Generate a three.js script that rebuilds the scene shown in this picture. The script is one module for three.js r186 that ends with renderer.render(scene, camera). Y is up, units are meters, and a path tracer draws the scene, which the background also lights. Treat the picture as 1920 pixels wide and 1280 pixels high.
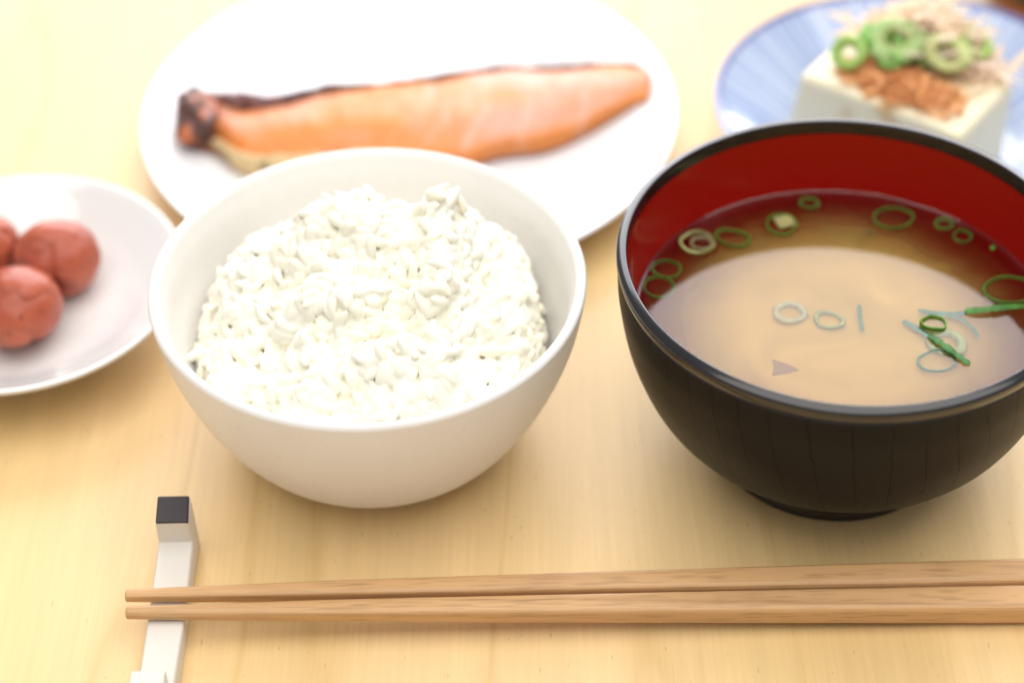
import * as THREE from 'three';
import { mergeGeometries, toCreasedNormals } from 'three/addons/utils/BufferGeometryUtils.js';
import { RoundedBoxGeometry } from 'three/addons/geometries/RoundedBoxGeometry.js';

// ---------------------------------------------------------------- camera, light, exposure
const scene = new THREE.Scene();
const camera = new THREE.PerspectiveCamera(18.1806, 1.5, 0.05, 20);
camera.position.set(0, 0.42937, 0.45);
camera.rotation.order = 'YXZ';
camera.rotation.set(THREE.MathUtils.degToRad(-41.4129), 0, THREE.MathUtils.degToRad(-1.0673));
camera.focus = 0.558;
camera.userData.fStop = 4.7;

const renderer = new THREE.WebGLRenderer({ antialias: true });
renderer.setSize(1024, 682);
renderer.toneMapping = THREE.LinearToneMapping;
renderer.toneMappingExposure = 1.06;
renderer.shadowMap.enabled = true;
document.body.appendChild(renderer.domElement);

scene.background = new THREE.Color(0.46, 0.46, 0.475);        // the pale room round the table

function areaLight(name, color, intensity, w, h, pos, look) {
  const l = new THREE.RectAreaLight(color, intensity, w, h);
  l.name = name; l.position.set(...pos); l.lookAt(...look);
  scene.add(l);
  return l;
}
areaLight('window_light', new THREE.Color(0.97, 0.955, 1.0), 4.7, 2.0, 1.6, [0.2, 0.86, -1.75], [0.0, 0.05, 0]);
areaLight('ceiling_light', new THREE.Color(1.0, 0.97, 0.93), 2.7, 2.2, 1.7, [0.14, 1.65, 0.16], [0, 0.03, 0]);

// ---------------------------------------------------------------- helpers
function rng(seed) {
  let a = seed >>> 0;
  return () => { a = (a + 0x6d2b79f5) >>> 0; let t = Math.imul(a ^ (a >>> 15), 1 | a); t = (t + Math.imul(t ^ (t >>> 7), 61 | t)) ^ t; return ((t ^ (t >>> 14)) >>> 0) / 4294967296; };
}
const hash3 = (x, y, z) => { let h = Math.imul(x, 374761393) ^ Math.imul(y, 668265263) ^ Math.imul(z, 2147483647 - 1274126177); h = Math.imul(h ^ (h >>> 13), 1274126177); return ((h ^ (h >>> 16)) >>> 0) / 4294967296; };
function noise(x, y = 0, z = 0) {                             // smooth value noise, -1..1
  const ix = Math.floor(x), iy = Math.floor(y), iz = Math.floor(z), f = (t) => t * t * (3 - 2 * t);
  const u = f(x - ix), v = f(y - iy), w = f(z - iz), L = (a, b, t) => a + (b - a) * t;
  const c = (i, j, k) => hash3(ix + i, iy + j, iz + k);
  return 2 * L(L(L(c(0, 0, 0), c(1, 0, 0), u), L(c(0, 1, 0), c(1, 1, 0), u), v), L(L(c(0, 0, 1), c(1, 0, 1), u), L(c(0, 1, 1), c(1, 1, 1), u), v), w) - 1;
}
const fbm = (x, y = 0, z = 0, n = 4) => { let s = 0, a = 0.5, k = 1; for (let i = 0; i < n; i++) { s += a * noise(x * k + 17.3 * i, y * k, z * k); a *= 0.5; k *= 2; } return s; };
const clamp = THREE.MathUtils.clamp, lerp = THREE.MathUtils.lerp, smooth = THREE.MathUtils.smoothstep;
const lin = (r, g, b) => new THREE.Color().setRGB(r, g, b);
const srgb = (r, g, b) => new THREE.Color().setRGB(r / 255, g / 255, b / 255, THREE.SRGBColorSpace);
const phys = (o) => new THREE.MeshPhysicalMaterial(o);

const used = new Map();
function numbered(name) { const n = used.get(name) ?? 0; used.set(name, n + 1); return n ? `${name}_${String(n).padStart(3, '0')}` : name; }
function mark(o, label, category, group, kind) {
  if (label) o.userData.label = label;
  if (category) o.userData.category = category;
  if (group) o.userData.group = group;
  if (kind) o.userData.kind = kind;
  return o;
}
function thing(name, pos, label, category, group) {
  const g = new THREE.Group(); g.name = numbered(name); g.position.set(...pos);
  scene.add(mark(g, label, category, group));
  return g;
}
function part(name, geo, mat, parent) {
  const m = new THREE.Mesh(geo, mat);
  m.name = parent === scene ? numbered(name) : name;
  m.castShadow = m.receiveShadow = true;
  parent.add(m);
  return m;
}
function spline(pts, n) {                                      // a smooth list of Vector2 through the points
  const c = new THREE.CatmullRomCurve3(pts.map(([x, y]) => new THREE.Vector3(x, y, 0)), false, 'centripetal');
  return c.getPoints(n).map((p) => new THREE.Vector2(Math.max(p.x, 0), p.y));
}
const lathe = (pts, seg = 160) => new THREE.LatheGeometry(pts, seg);
function curve1d(pts) {                                         // smooth y(x) through sorted points
  return (x) => {
    if (x <= pts[0][0]) return pts[0][1];
    for (let i = 1; i < pts.length; i++) if (x <= pts[i][0]) {
      const p0 = pts[Math.max(0, i - 2)], p1 = pts[i - 1], p2 = pts[i], p3 = pts[Math.min(pts.length - 1, i + 1)];
      const h = p2[0] - p1[0], t = (x - p1[0]) / h;
      const m1 = (p2[1] - p0[1]) / Math.max(1e-9, p2[0] - p0[0]) * h, m2 = (p3[1] - p1[1]) / Math.max(1e-9, p3[0] - p1[0]) * h;
      const t2 = t * t, t3 = t2 * t;
      return (2 * t3 - 3 * t2 + 1) * p1[1] + (t3 - 2 * t2 + t) * m1 + (-2 * t3 + 3 * t2) * p2[1] + (t3 - t2) * m2;
    }
    return pts[pts.length - 1][1];
  };
}
function gridGeo(nu, nv, fn, closeV = false) {                  // fn(u, v) -> [x, y, z, r, g, b (, a)]
  const P = [], C = [], U = [], I = []; let nc = 0;
  for (let j = 0; j <= nv; j++) for (let i = 0; i <= nu; i++) {
    const q = fn(i / nu, closeV ? (j % nv) / nv : j / nv);
    P.push(q[0], q[1], q[2]); U.push(i / nu, j / nv);
    if (q.length > 3) { nc = q.length - 3; C.push(...q.slice(3)); }
  }
  for (let j = 0; j < nv; j++) for (let i = 0; i < nu; i++) {
    const a = j * (nu + 1) + i, b = a + 1, c = a + nu + 1, d = c + 1;
    I.push(a, c, b, b, c, d);
  }
  const g = new THREE.BufferGeometry();
  g.setAttribute('position', new THREE.Float32BufferAttribute(P, 3));
  g.setAttribute('uv', new THREE.Float32BufferAttribute(U, 2));
  if (nc) g.setAttribute('color', new THREE.Float32BufferAttribute(C, nc));
  g.setIndex(I); g.computeVertexNormals();
  return g;
}
function dataTexture(w, h, fn, isColor = true) {
  const d = new Uint8Array(w * h * 4);
  for (let y = 0; y < h; y++) for (let x = 0; x < w; x++) {
    const c = fn((x + 0.5) / w, (y + 0.5) / h), o = (y * w + x) * 4;
    d[o] = clamp(c[0], 0, 255); d[o + 1] = clamp(c[1], 0, 255); d[o + 2] = clamp(c[2], 0, 255); d[o + 3] = c.length > 3 ? clamp(c[3], 0, 255) : 255;
  }
  const t = new THREE.DataTexture(d, w, h, THREE.RGBAFormat);
  t.magFilter = THREE.LinearFilter; t.minFilter = THREE.LinearFilter; t.wrapS = t.wrapT = THREE.MirroredRepeatWrapping;
  if (isColor) t.colorSpace = THREE.SRGBColorSpace;
  t.needsUpdate = true;
  return t;
}

// ---------------------------------------------------------------- table (the surface everything stands on)
{
  const N = 2048, rand = rng(5), col = new Float32Array(N * N);
  // grain runs away from the viewer: fine streaks across x, slow change along z
  const ticks = new Float32Array(N * N);
  for (let k = 0; k < 1500; k++) {
    const x = Math.floor(rand() * N), y = Math.floor(rand() * N), l = 3 + Math.floor(rand() * 9), s = 0.25 + 0.75 * rand();
    for (let i = 0; i < l; i++) ticks[((y + i) % N) * N + x] = Math.max(ticks[((y + i) % N) * N + x], s * Math.sin(Math.PI * (i + 0.5) / l));
  }
  const map = dataTexture(N, N, (u, v) => {
    const X = u * 0.5, Z = v * 0.5;                              // metres
    const warp = 0.004 * noise(X * 18, Z * 5) + 0.0015 * noise(X * 60, Z * 16, 4);
    const broad = fbm((X + warp) * 22, Z * 4, 1, 3), mid = fbm((X + warp) * 160, Z * 9, 2, 3), fine = fbm((X + warp * 0.5) * 1500, Z * 40, 3, 2);
    const flame = Math.pow(Math.max(0, 1 - Math.abs(noise((X + warp * 3) * 55, Z * 3.2, 7)) * 5), 2);
    const t = ticks[Math.floor(v * N) * N + Math.floor(u * N)];
    const k = 1 + 0.03 * broad + 0.03 * mid + 0.028 * fine - 0.045 * flame - 0.2 * t;
    return [231 * k, 199 * (k - 0.012 * flame - 0.01 * t), 144 * (k - 0.05 * flame + 0.05 * broad)];
  });
  const bump = dataTexture(1024, 1024, (u, v) => { const f = 128 + 60 * fbm(u * 700, v * 30, 9, 3); return [f, f, f]; }, false);
  const mat = phys({ map, roughness: 0.39, specularIntensity: 1.0, bumpMap: bump, bumpScale: 0.00012 });
  const g = new RoundedBoxGeometry(2.0, 0.03, 1.5, 2, 0.004);
  const p = g.attributes.position, uv = g.attributes.uv;
  for (let i = 0; i < p.count; i++) uv.setXY(i, (p.getX(i) + 0.25) / 0.5, (p.getZ(i) - 0.05) / 0.5);
  const t = part('table', g, mat, scene);
  t.position.set(0, -0.015, -0.1);
  mark(t, 'pale yellow birch wood table top under all the dishes', 'table', null, 'structure');
}

// ---------------------------------------------------------------- rice bowl
const BOWL = [-0.0391, 0, 0.0013];
const riceOuter = [[0.030, 0.0022], [0.0338, 0.0036], [0.037, 0.0062], [0.0413, 0.0104], [0.0453, 0.0157], [0.0489, 0.0218], [0.0522, 0.0286], [0.0551, 0.0359], [0.0575, 0.0437], [0.0591, 0.0515]];
const riceInner = [[0.0553, 0.0515], [0.0537, 0.0437], [0.0511, 0.0359], [0.0479, 0.0286], [0.0441, 0.0218], [0.039, 0.0157], [0.032, 0.0112], [0.022, 0.0085], [0.01, 0.0076], [0, 0.0075]];
{
  const speck = (() => {
    const rand = rng(31), N = 1024, d = new Float32Array(N * N);
    for (let k = 0; k < 900; k++) { const x = Math.floor(rand() * N), y = Math.floor(rand() * N); d[y * N + x] = 0.15 + 0.4 * rand(); if (rand() < 0.3) d[y * N + ((x + 1) % N)] = 0.2; }
    return dataTexture(N, N, (u, v) => { const s = d[Math.floor(v * N) * N + Math.floor(u * N)], c = 1 + 0.012 * fbm(u * 40, v * 12, 3, 3) - 0.5 * s; return [231 * c, 229 * c, 226 * c]; });
  })();
  const mat = phys({ map: speck, roughness: 0.38, specularIntensity: 0.7 });
  const g = thing('rice_bowl', BOWL, 'plain white ceramic bowl heaped with white rice', 'bowl');
  const body = spline([[0, 0.0022], [0.015, 0.0022], ...riceOuter, [0.0597, 0.0555], [0.0598, 0.0572], [0.0590, 0.0581], [0.0579, 0.0580], [0.0570, 0.0571], [0.0563, 0.055], ...riceInner], 150);
  part('bowl_body', lathe(body, 192), mat, g);
  part('foot_ring', lathe(spline([[0.0255, 0.0026], [0.0258, 0.0003], [0.0268, 0], [0.0292, 0], [0.0301, 0.0006], [0.0306, 0.003]], 24), 128), mat, g);
}

// ---------------------------------------------------------------- rice
{
  const rand = rng(77);
  const ridge = curve1d([[-0.056, 0.040], [-0.0515, 0.041], [-0.0465, 0.0450], [-0.0338, 0.0602], [-0.0215, 0.0684], [-0.0123, 0.0745], [0.0009, 0.0781], [0.0087, 0.0747], [0.0150, 0.0742], [0.0205, 0.0785], [0.0260, 0.0727], [0.0309, 0.0662], [0.0396, 0.0609], [0.0455, 0.0513], [0.0482, 0.0425], [0.054, 0.040]]);
  const ZR = -0.0113;
  // clumps as they fell from the paddle, in three tiers: x, z, half widths, height
  const lumps = [[-0.012, -0.004, 0.014, 0.010, 0.0022], [0.018, -0.006, 0.011, 0.010, 0.0026], [0.0208, -0.0105, 0.0042, 0.0042, 0.0030], [-0.032, -0.002, 0.010, 0.010, 0.0020],
    [-0.034, 0.017, 0.010, 0.0085, 0.0044], [-0.008, 0.0155, 0.013, 0.0075, 0.0050], [0.023, 0.017, 0.013, 0.0075, 0.0050], [0.041, 0.012, 0.006, 0.010, 0.0025],
    [0.016, 0.038, 0.017, 0.011, 0.0062], [-0.014, 0.037, 0.010, 0.009, 0.0036], [-0.036, 0.034, 0.008, 0.008, 0.0024], [0.002, 0.050, 0.012, 0.005, 0.0020], [0.034, 0.040, 0.008, 0.007, 0.0020]];
  const pits = [[0.006, 0.0265, 0.007, 0.004, 0.0040], [-0.023, 0.025, 0.006, 0.005, 0.0040], [-0.002, 0.045, 0.005, 0.006, 0.0036], [-0.026, 0.044, 0.006, 0.005, 0.0030], [0.042, 0.028, 0.006, 0.006, 0.0050]];
  const wall = curve1d(riceInner.slice().reverse().map(([r, h]) => [r, h]));
  function height(x, z) {
    const r = Math.hypot(x, z), az = Math.atan2(x, z), side = smooth(Math.abs(az), 0.6, 1.35), RM = lerp(0.0555, x > 0 ? 0.0472 : 0.0500, side), zf = Math.sqrt(Math.max(1e-6, 0.0555 * 0.0555 - x * x));
    let top = Math.max(ridge(x) - 0.0046, 0.0385), h;
    if (z >= ZR) {
      const t = clamp((z - ZR) / Math.max(0.004, zf - ZR), 0, 1), end = Math.min(0.0515, top);
      h = lerp(top, end, Math.pow(t, 1.55));
    } else { const t = clamp((ZR - z) / 0.034, 0, 1); h = lerp(top, 0.034, Math.pow(t, 1.7)); }
    h -= 0.0034 * smooth(z, -0.002, 0.012);
    const bx = x + 0.0028 * noise(x * 190, z * 190, 61), bz = z + 0.0028 * noise(x * 190, z * 190, 67);
    for (const [a, b, s, s2, k] of lumps) h += k * Math.exp(-((((bx - a) / s) ** 2 + ((bz - b) / s2) ** 2) ** 2));
    for (const [a, b, s, s2, k] of pits) h -= k * Math.exp(-(((bx - a) / s) ** 2 + ((bz - b) / s2) ** 2));
    const edge = smooth(RM - r, 0.0, 0.010);
    // sticky clumps: cells that stand at different heights with clefts between them
    const wx = x + 0.0035 * noise(x * 160, z * 160, 21), wz = (z + 0.0035 * noise(x * 160, z * 160, 33)) * 0.85, S = 84;
    let f1 = 9, f2 = 9, lift = 0;
    for (let i = -1; i <= 1; i++) for (let j = -1; j <= 1; j++) {
      const cx = Math.floor(wx * S) + i, cz = Math.floor(wz * S) + j, dx = cx + 0.15 + 0.7 * hash3(cx, cz, 3) - wx * S, dz = cz + 0.15 + 0.7 * hash3(cx, cz, 7) - wz * S, d = Math.hypot(dx, dz);
      if (d < f1) { f2 = f1; f1 = d; lift = hash3(cx, cz, 11) - 0.5 + 0.5 * ((hash3(cx, cz, 13) - 0.5) * dx + (hash3(cx, cz, 17) - 0.5) * dz); } else if (d < f2) f2 = d;
    }
    const calm = 1 - 0.8 * Math.exp(-((x - 0.0205) ** 2 + (z + 0.0113) ** 2) / 0.0001);
    h += edge * calm * (0.0050 * lift * smooth(f2 - f1, 0.0, 0.22) - 0.0012 * Math.exp(-(f2 - f1) / 0.10)) - 0.0012;
    h += edge * (0.0030 * noise(x * 110 + 3, z * 110, 1.5) + 0.0014 * noise(x * 260, z * 260 + 9, 4.5));
    h -= Math.max(0, r - RM + 0.0035) * 2.2;
    return h;
  }
  const inside = (x, y, z, m) => { const r = Math.hypot(x, z); return y > 0.05 ? r < 0.0555 - m : r < 0.0555 && wall(r) < y - m; };
  const normalAt = (x, z) => { const e = 0.0012; return new THREE.Vector3(height(x - e, z) - height(x + e, z), 2 * e, height(x, z - e) - height(x, z + e)).normalize(); };

  const mat = [[0.90, 0.872, 0.74], [0.91, 0.89, 0.80], [0.89, 0.85, 0.68]].map((c) => phys({ color: lin(...c), roughness: 0.42, specularIntensity: 0.5, sheen: 0.2, sheenColor: lin(1, 0.98, 0.92), sheenRoughness: 0.6 }));
  // grain variants: plump, slightly bent and dented
  const GRAIN = [0.0036, 0.00128, 0.00140], BEND = [0.02, 0.05, 0.08, 0.11, 0.15, 0.19].map((b) => b * 0.0070), grainGeo = [];
  for (let k = 0; k < 6; k++) {
    const g = new THREE.SphereGeometry(1, 14, 12), p = g.attributes.position, s0 = k * 7.3;
    for (let i = 0; i < p.count; i++) {
      const x = p.getY(i), y = p.getZ(i), z = p.getX(i), n = 1.03 + 0.05 * noise(x * 2 + s0, y * 2, z * 2);    // the poles lie along x
      p.setXYZ(i, x * GRAIN[0] * n, y * GRAIN[1] * n - BEND[k] * (x * x - 0.33), z * GRAIN[2] * n);
    }
    g.computeVertexNormals();
    grainGeo.push(g);
  }
  const grains = [], q = new THREE.Quaternion(), q2 = new THREE.Quaternion(), X = new THREE.Vector3(1, 0, 0), Y = new THREE.Vector3(0, 1, 0);
  const layers = [[1300, -0.0005, 0.0009], [900, 0.0001, 0.0018]];
  for (const [n, off, jit] of layers) {
    const put = [], minD = 0.0019;
    let tries = 0;
    for (let k = 0; k < n && tries < n * 40; tries++) {
      const a = rand() * 2 * Math.PI, r = 0.0555 * Math.sqrt(rand()), x = r * Math.cos(a), z = r * Math.sin(a);
      if (z < -0.03) continue;
      const y = height(x, z);
      if (!inside(x, y, z, 0.0010)) continue;
      if (put.some((p) => (p[0] - x) ** 2 + (p[1] - y) ** 2 + (p[2] - z) ** 2 < minD * minD)) continue;
      put.push([x, y, z]); k++;
      const nn = normalAt(x, z);
      q.setFromUnitVectors(Y, nn);
      const local = 2.2 * noise(x * 140, z * 140, 8) + (rand() - 0.5) * 2.6;                 // neighbours lie loosely alike
      q2.setFromEuler(new THREE.Euler((rand() - 0.5) * 1.2, local * 1.6, (rand() - 0.5) * (rand() < 0.15 ? 2.2 : 0.75), 'YXZ'));
      const pos = new THREE.Vector3(x, y, z).addScaledVector(nn, off + (rand() - 0.4) * jit + (rand() < 0.06 ? 0.0012 : 0));
      const rr = Math.hypot(pos.x, pos.z), lim = pos.y > 0.05 ? 0.0538 : 0.0528;
      if (rr > lim) { pos.x *= lim / rr; pos.z *= lim / rr; }
      const s = 0.86 + 0.3 * rand();
      grains.push({ m: new THREE.Matrix4().compose(pos, q.clone().multiply(q2), new THREE.Vector3(s, s, s)), g: Math.floor(rand() * 6), c: Math.floor(rand() * 3), score: pos.z * 0.75 + pos.y * 0.66 + (off > 0 ? 1 : 0) + (nn.z * 0.75 + nn.y * 0.66 > 0.2 ? 0.5 : 0) });
    }
  }
  const t = thing('cooked_rice', [BOWL[0], 0, BOWL[2]], 'heap of sticky white cooked rice in the white bowl', 'rice');
  // the sticky body of the heap: grains swollen into one another, meshed as one surface (surface nets over a distance field)
  const CE = 0.00046, nx = Math.ceil(0.113 / CE), ny = Math.ceil(0.062 / CE), X0 = -nx * CE / 2, Y0 = 0.026, F = new Float32Array(nx * nx * ny), KS = 0.00015, id = (i, j, k) => (k * nx + j) * nx + i;   // i: x, j: z, k: y
  for (let j = 0; j < nx; j++) for (let i = 0; i < nx; i++) {
    const x = X0 + i * CE, z = X0 + j * CE, h = Math.hypot(x, z) < 0.058 ? height(x, z) - 0.0007 + 0.0003 * noise(x * 700, z * 700, 5) : -1;
    for (let k = 0; k < ny; k++) F[id(i, j, k)] = Math.exp(clamp(-(Y0 + k * CE - h) * 0.75 / KS, -40, 40));
  }
  const inv = new THREE.Matrix4(), e = new Float64Array(16);
  for (const g of grains) {
    inv.copy(g.m).invert(); inv.toArray(e);
    const c = g.m.elements, rad = 0.0051, lo = (v, o) => Math.max(0, Math.floor((v - rad - o) / CE)), hi = (v, o, n) => Math.min(n - 1, Math.ceil((v + rad - o) / CE));
    for (let k = lo(c[13], Y0); k <= hi(c[13], Y0, ny); k++) for (let j = lo(c[14], X0); j <= hi(c[14], X0, nx); j++) for (let i = lo(c[12], X0); i <= hi(c[12], X0, nx); i++) {
      const x = X0 + i * CE, y = Y0 + k * CE, z = X0 + j * CE;
      const lx = (e[0] * x + e[4] * y + e[8] * z + e[12]) / GRAIN[0], ly = (e[1] * x + e[5] * y + e[9] * z + e[13] + BEND[g.g] * (lx * lx - 0.33)) / GRAIN[1], lz = (e[2] * x + e[6] * y + e[10] * z + e[14]) / GRAIN[2];
      const k0 = Math.sqrt(lx * lx + ly * ly + lz * lz), k1 = Math.sqrt((lx / GRAIN[0]) ** 2 + (ly / GRAIN[1]) ** 2 + (lz / GRAIN[2]) ** 2), d = k1 > 0 ? k0 * (k0 - 1) / k1 : -0.001;
      if (d < 0.0024) F[id(i, j, k)] += Math.exp(Math.min(40, -d / KS));
    }
  }
  const wallR = curve1d(riceInner.slice().reverse().map(([r, h]) => [h, r]));
  for (let k = 0; k < ny; k++) { const y = Y0 + k * CE, R = Math.min(0.0555, y > 0.0515 ? 0.0555 : wallR(y)) + 0.0002; for (let j = 0; j < nx; j++) for (let i = 0; i < nx; i++) { const o = id(i, j, k); F[o] = Math.max(-KS * Math.log(F[o] + 1e-30), Math.hypot(X0 + i * CE, X0 + j * CE) - R); } }
  const vid = new Int32Array(nx * nx * ny).fill(-1), P = [], I = [], E8 = [[0, 0, 0], [1, 0, 0], [0, 1, 0], [1, 1, 0], [0, 0, 1], [1, 0, 1], [0, 1, 1], [1, 1, 1]], EDGE = [[0, 1], [2, 3], [4, 5], [6, 7], [0, 2], [1, 3], [4, 6], [5, 7], [0, 4], [1, 5], [2, 6], [3, 7]], f = new Float32Array(8);
  for (let k = 0; k < ny - 1; k++) for (let j = 0; j < nx - 1; j++) for (let i = 0; i < nx - 1; i++) {
    let neg = 0;
    for (let m = 0; m < 8; m++) { f[m] = F[id(i + E8[m][0], j + E8[m][1], k + E8[m][2])]; if (f[m] < 0) neg++; }
    if (!neg || neg === 8) continue;
    let a = 0, b = 0, c = 0, n = 0;
    for (const [p, q3] of EDGE) if ((f[p] < 0) !== (f[q3] < 0)) { const t3 = f[p] / (f[p] - f[q3]); a += E8[p][0] + t3 * (E8[q3][0] - E8[p][0]); b += E8[p][1] + t3 * (E8[q3][1] - E8[p][1]); c += E8[p][2] + t3 * (E8[q3][2] - E8[p][2]); n++; }
    vid[id(i, j, k)] = P.length / 3; P.push(X0 + (i + a / n) * CE, Y0 + (k + c / n) * CE, X0 + (j + b / n) * CE);
  }
  const quad = (a, b, c, d, flip) => { if (a < 0 || b < 0 || c < 0 || d < 0) return; flip ? I.push(a, c, b, b, c, d) : I.push(a, b, c, b, d, c); };
  for (let k = 1; k < ny - 1; k++) for (let j = 1; j < nx - 1; j++) for (let i = 1; i < nx - 1; i++) {
    const s0 = F[id(i, j, k)] < 0;
    if (s0 !== F[id(i + 1, j, k)] < 0) quad(vid[id(i, j - 1, k - 1)], vid[id(i, j, k - 1)], vid[id(i, j - 1, k)], vid[id(i, j, k)], s0);
    if (s0 !== F[id(i, j + 1, k)] < 0) quad(vid[id(i - 1, j, k - 1)], vid[id(i, j, k - 1)], vid[id(i - 1, j, k)], vid[id(i, j, k)], !s0);
    if (s0 !== F[id(i, j, k + 1)] < 0) quad(vid[id(i - 1, j - 1, k)], vid[id(i, j - 1, k)], vid[id(i - 1, j, k)], vid[id(i, j, k)], s0);
  }
  const core = new THREE.BufferGeometry();
  core.setAttribute('position', new THREE.Float32BufferAttribute(P, 3)); core.setIndex(I); core.computeVertexNormals();
  { const p = core.attributes.position, n = core.attributes.normal; let up = 0; for (let i = 0; i < p.count; i++) up += n.getY(i); if (up < 0) { const ix = core.index.array; for (let i = 0; i < ix.length; i += 3) { const q4 = ix[i]; ix[i] = ix[i + 1]; ix[i + 1] = q4; } core.computeVertexNormals(); } }
  mark(part('packed_rice', core, mat[0], t), null, null, null, 'stuff');
  grains.sort((a, b) => b.score - a.score);
  const single = [];
  grains.forEach((g, i) => { if (i % 3 === 0 && single.length < 300) single.push(g); });
  for (const g of single) { const m = part('rice_grain', grainGeo[g.g], mat[g.c], t); g.m.decompose(m.position, m.quaternion, m.scale); m.scale.multiplyScalar(1.0); }
}

// ---------------------------------------------------------------- lacquer soup bowl
const SOUP = [0.0908, 0, 0.0087], LEVEL = 0.0462;
const soupOuter = [[0.0235, 0.0107], [0.0300, 0.0110], [0.0340, 0.0116], [0.0392, 0.0132], [0.0437, 0.0157], [0.0473, 0.0188], [0.0503, 0.0224], [0.0529, 0.0263], [0.0551, 0.0307], [0.0570, 0.0354], [0.0587, 0.0405], [0.0600, 0.0458], [0.0610, 0.0515], [0.0618, 0.0574], [0.0620, 0.0649]];
const innerR = curve1d([[0.0135, 0], [0.0140, 0.012], [0.0150, 0.0230], [0.0172, 0.0335], [0.0205, 0.0420], [0.0245, 0.0470], [0.0295, 0.0508], [0.0354, 0.0540], [0.0405, 0.0557], [0.0458, 0.0571], [0.0515, 0.0582], [0.0574, 0.0590], [0.064, 0.0596], [0.069, 0.0599]]);
{
  const t = thing('soup_bowl', SOUP, 'black lacquer bowl with a red inside, full of miso soup', 'bowl');
  // wood grain pressed into the black outside
  const seg = 256, prof = spline(soupOuter, 96);
  const grain = dataTexture(2048, 512, (u, v) => {
    // nested arches of growth lines around the bowl
    const a = u * 2 * Math.PI, y = v;
    const f = 46 * u + 1.3 * y * Math.sin(a + 2.2) + 0.5 * noise(Math.cos(a) * 2.2, Math.sin(a) * 2.2, y * 1.6) + 0.045 * noise(Math.cos(a) * 60, Math.sin(a) * 60, y * 26);
    const best = Math.max(0, 1 - Math.abs(f - Math.round(f)) / 0.028);
    const c = 200 - 150 * best + 7 * fbm(Math.cos(a) * 60, Math.sin(a) * 60, y * 9, 3);
    return [c, c, c, 255 - 165 * best];
  }, false);
  const black = phys({ color: lin(0.0062, 0.0054, 0.0050), roughness: 0.42, specularIntensity: 0.3, specularIntensityMap: grain, bumpMap: grain, bumpScale: 0.00008 });
  const plain = phys({ color: lin(0.006, 0.005, 0.006), roughness: 0.16, specularIntensity: 0.9, clearcoat: 0.4, clearcoatRoughness: 0.1 });
  const red = phys({ color: lin(0.34, 0.006, 0.002), roughness: 0.14, specularIntensity: 0.4 });
  part('bowl_shell', lathe(prof, seg), black, t);
  part('rim', lathe(spline([[0.0620, 0.0648], [0.0617, 0.0652], [0.0621, 0.0658], [0.0624, 0.0668], [0.06255, 0.0680], [0.06245, 0.0687], [0.0621, 0.0691], [0.0615, 0.0694], [0.0607, 0.06965], [0.0600, 0.0697], [0.0596, 0.0692], [0.0595, 0.0680], [0.0595, 0.0655]], 40), seg), plain, t);
  const inn = []; for (let i = 0; i <= 70; i++) { const h = 0.0135 + (0.0662 - 0.0135) * (1 - Math.pow(1 - i / 70, 1)); inn.push(new THREE.Vector2(Math.max(0, innerR(h)), h)); }
  part('red_lining', lathe(inn.reverse(), seg), red, t);
  part('foot', lathe(spline([[0.026, 0.0105], [0.0258, 0.002], [0.0268, 0.0002], [0.031, 0], [0.0328, 0.0004], [0.0332, 0.0015], [0.0318, 0.0066], [0.0318, 0.0116]], 40), 160), plain, t);
}

// ---------------------------------------------------------------- miso soup
{
  const t = thing('miso_soup', [SOUP[0], 0, SOUP[2]], 'cloudy miso soup filling the black and red bowl', 'soup');
  const prof = [];
  for (let i = 0; i <= 40; i++) { const h = 0.0139 + (LEVEL + 0.0007 - 0.0139) * (i / 40); prof.push(new THREE.Vector2(Math.max(0, innerR(h) + 0.0003), h)); }
  const R = innerR(LEVEL) + 0.0003;
  for (let i = 1; i <= 60; i++) { const r = R * (1 - Math.pow(i / 60, 1.8)); prof.push(new THREE.Vector2(r, LEVEL + 0.0007 * Math.exp(-(R - r) / 0.0006))); }
  part('broth', lathe(prof, 200), phys({ color: lin(1, 1, 1), roughness: 0.0, specularIntensity: 1.0, transmission: 1, thickness: 0.02, ior: 1.45, attenuationColor: lin(0.80, 0.50, 0.16), attenuationDistance: 0.11 }), t);
  // the settled cloud of soybean paste, thinning out towards the wall
  const cloud = gridGeo(220, 80, (u, v) => {
    const a = -u * 2 * Math.PI, r = 0.0552 * v, x = r * Math.cos(a), z = r * Math.sin(a), n = fbm(x * 45 + 0.8 * noise(x * 60, z * 60), z * 45, 2.5, 4);
    const d = LEVEL - 0.0024 - 0.0035 * Math.pow(v, 3) - 0.0008 * n;
    const al = 0.97 * (1 - 0.94 * smooth(v + 0.14 * n, 0.5, 0.98)), k = 1 + 0.3 * n;
    return [x, d, z, 0.67 * k, 0.45 * k, 0.14 * k, al];
  });
  part('miso_cloud', cloud, phys({ vertexColors: true, transparent: true, roughness: 1, specularIntensity: 0 }), t);
}

// ---------------------------------------------------------------- scallion pieces
const scallionMats = {
  green: phys({ vertexColors: true, roughness: 0.45, specularIntensity: 0.6 }),
};
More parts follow.
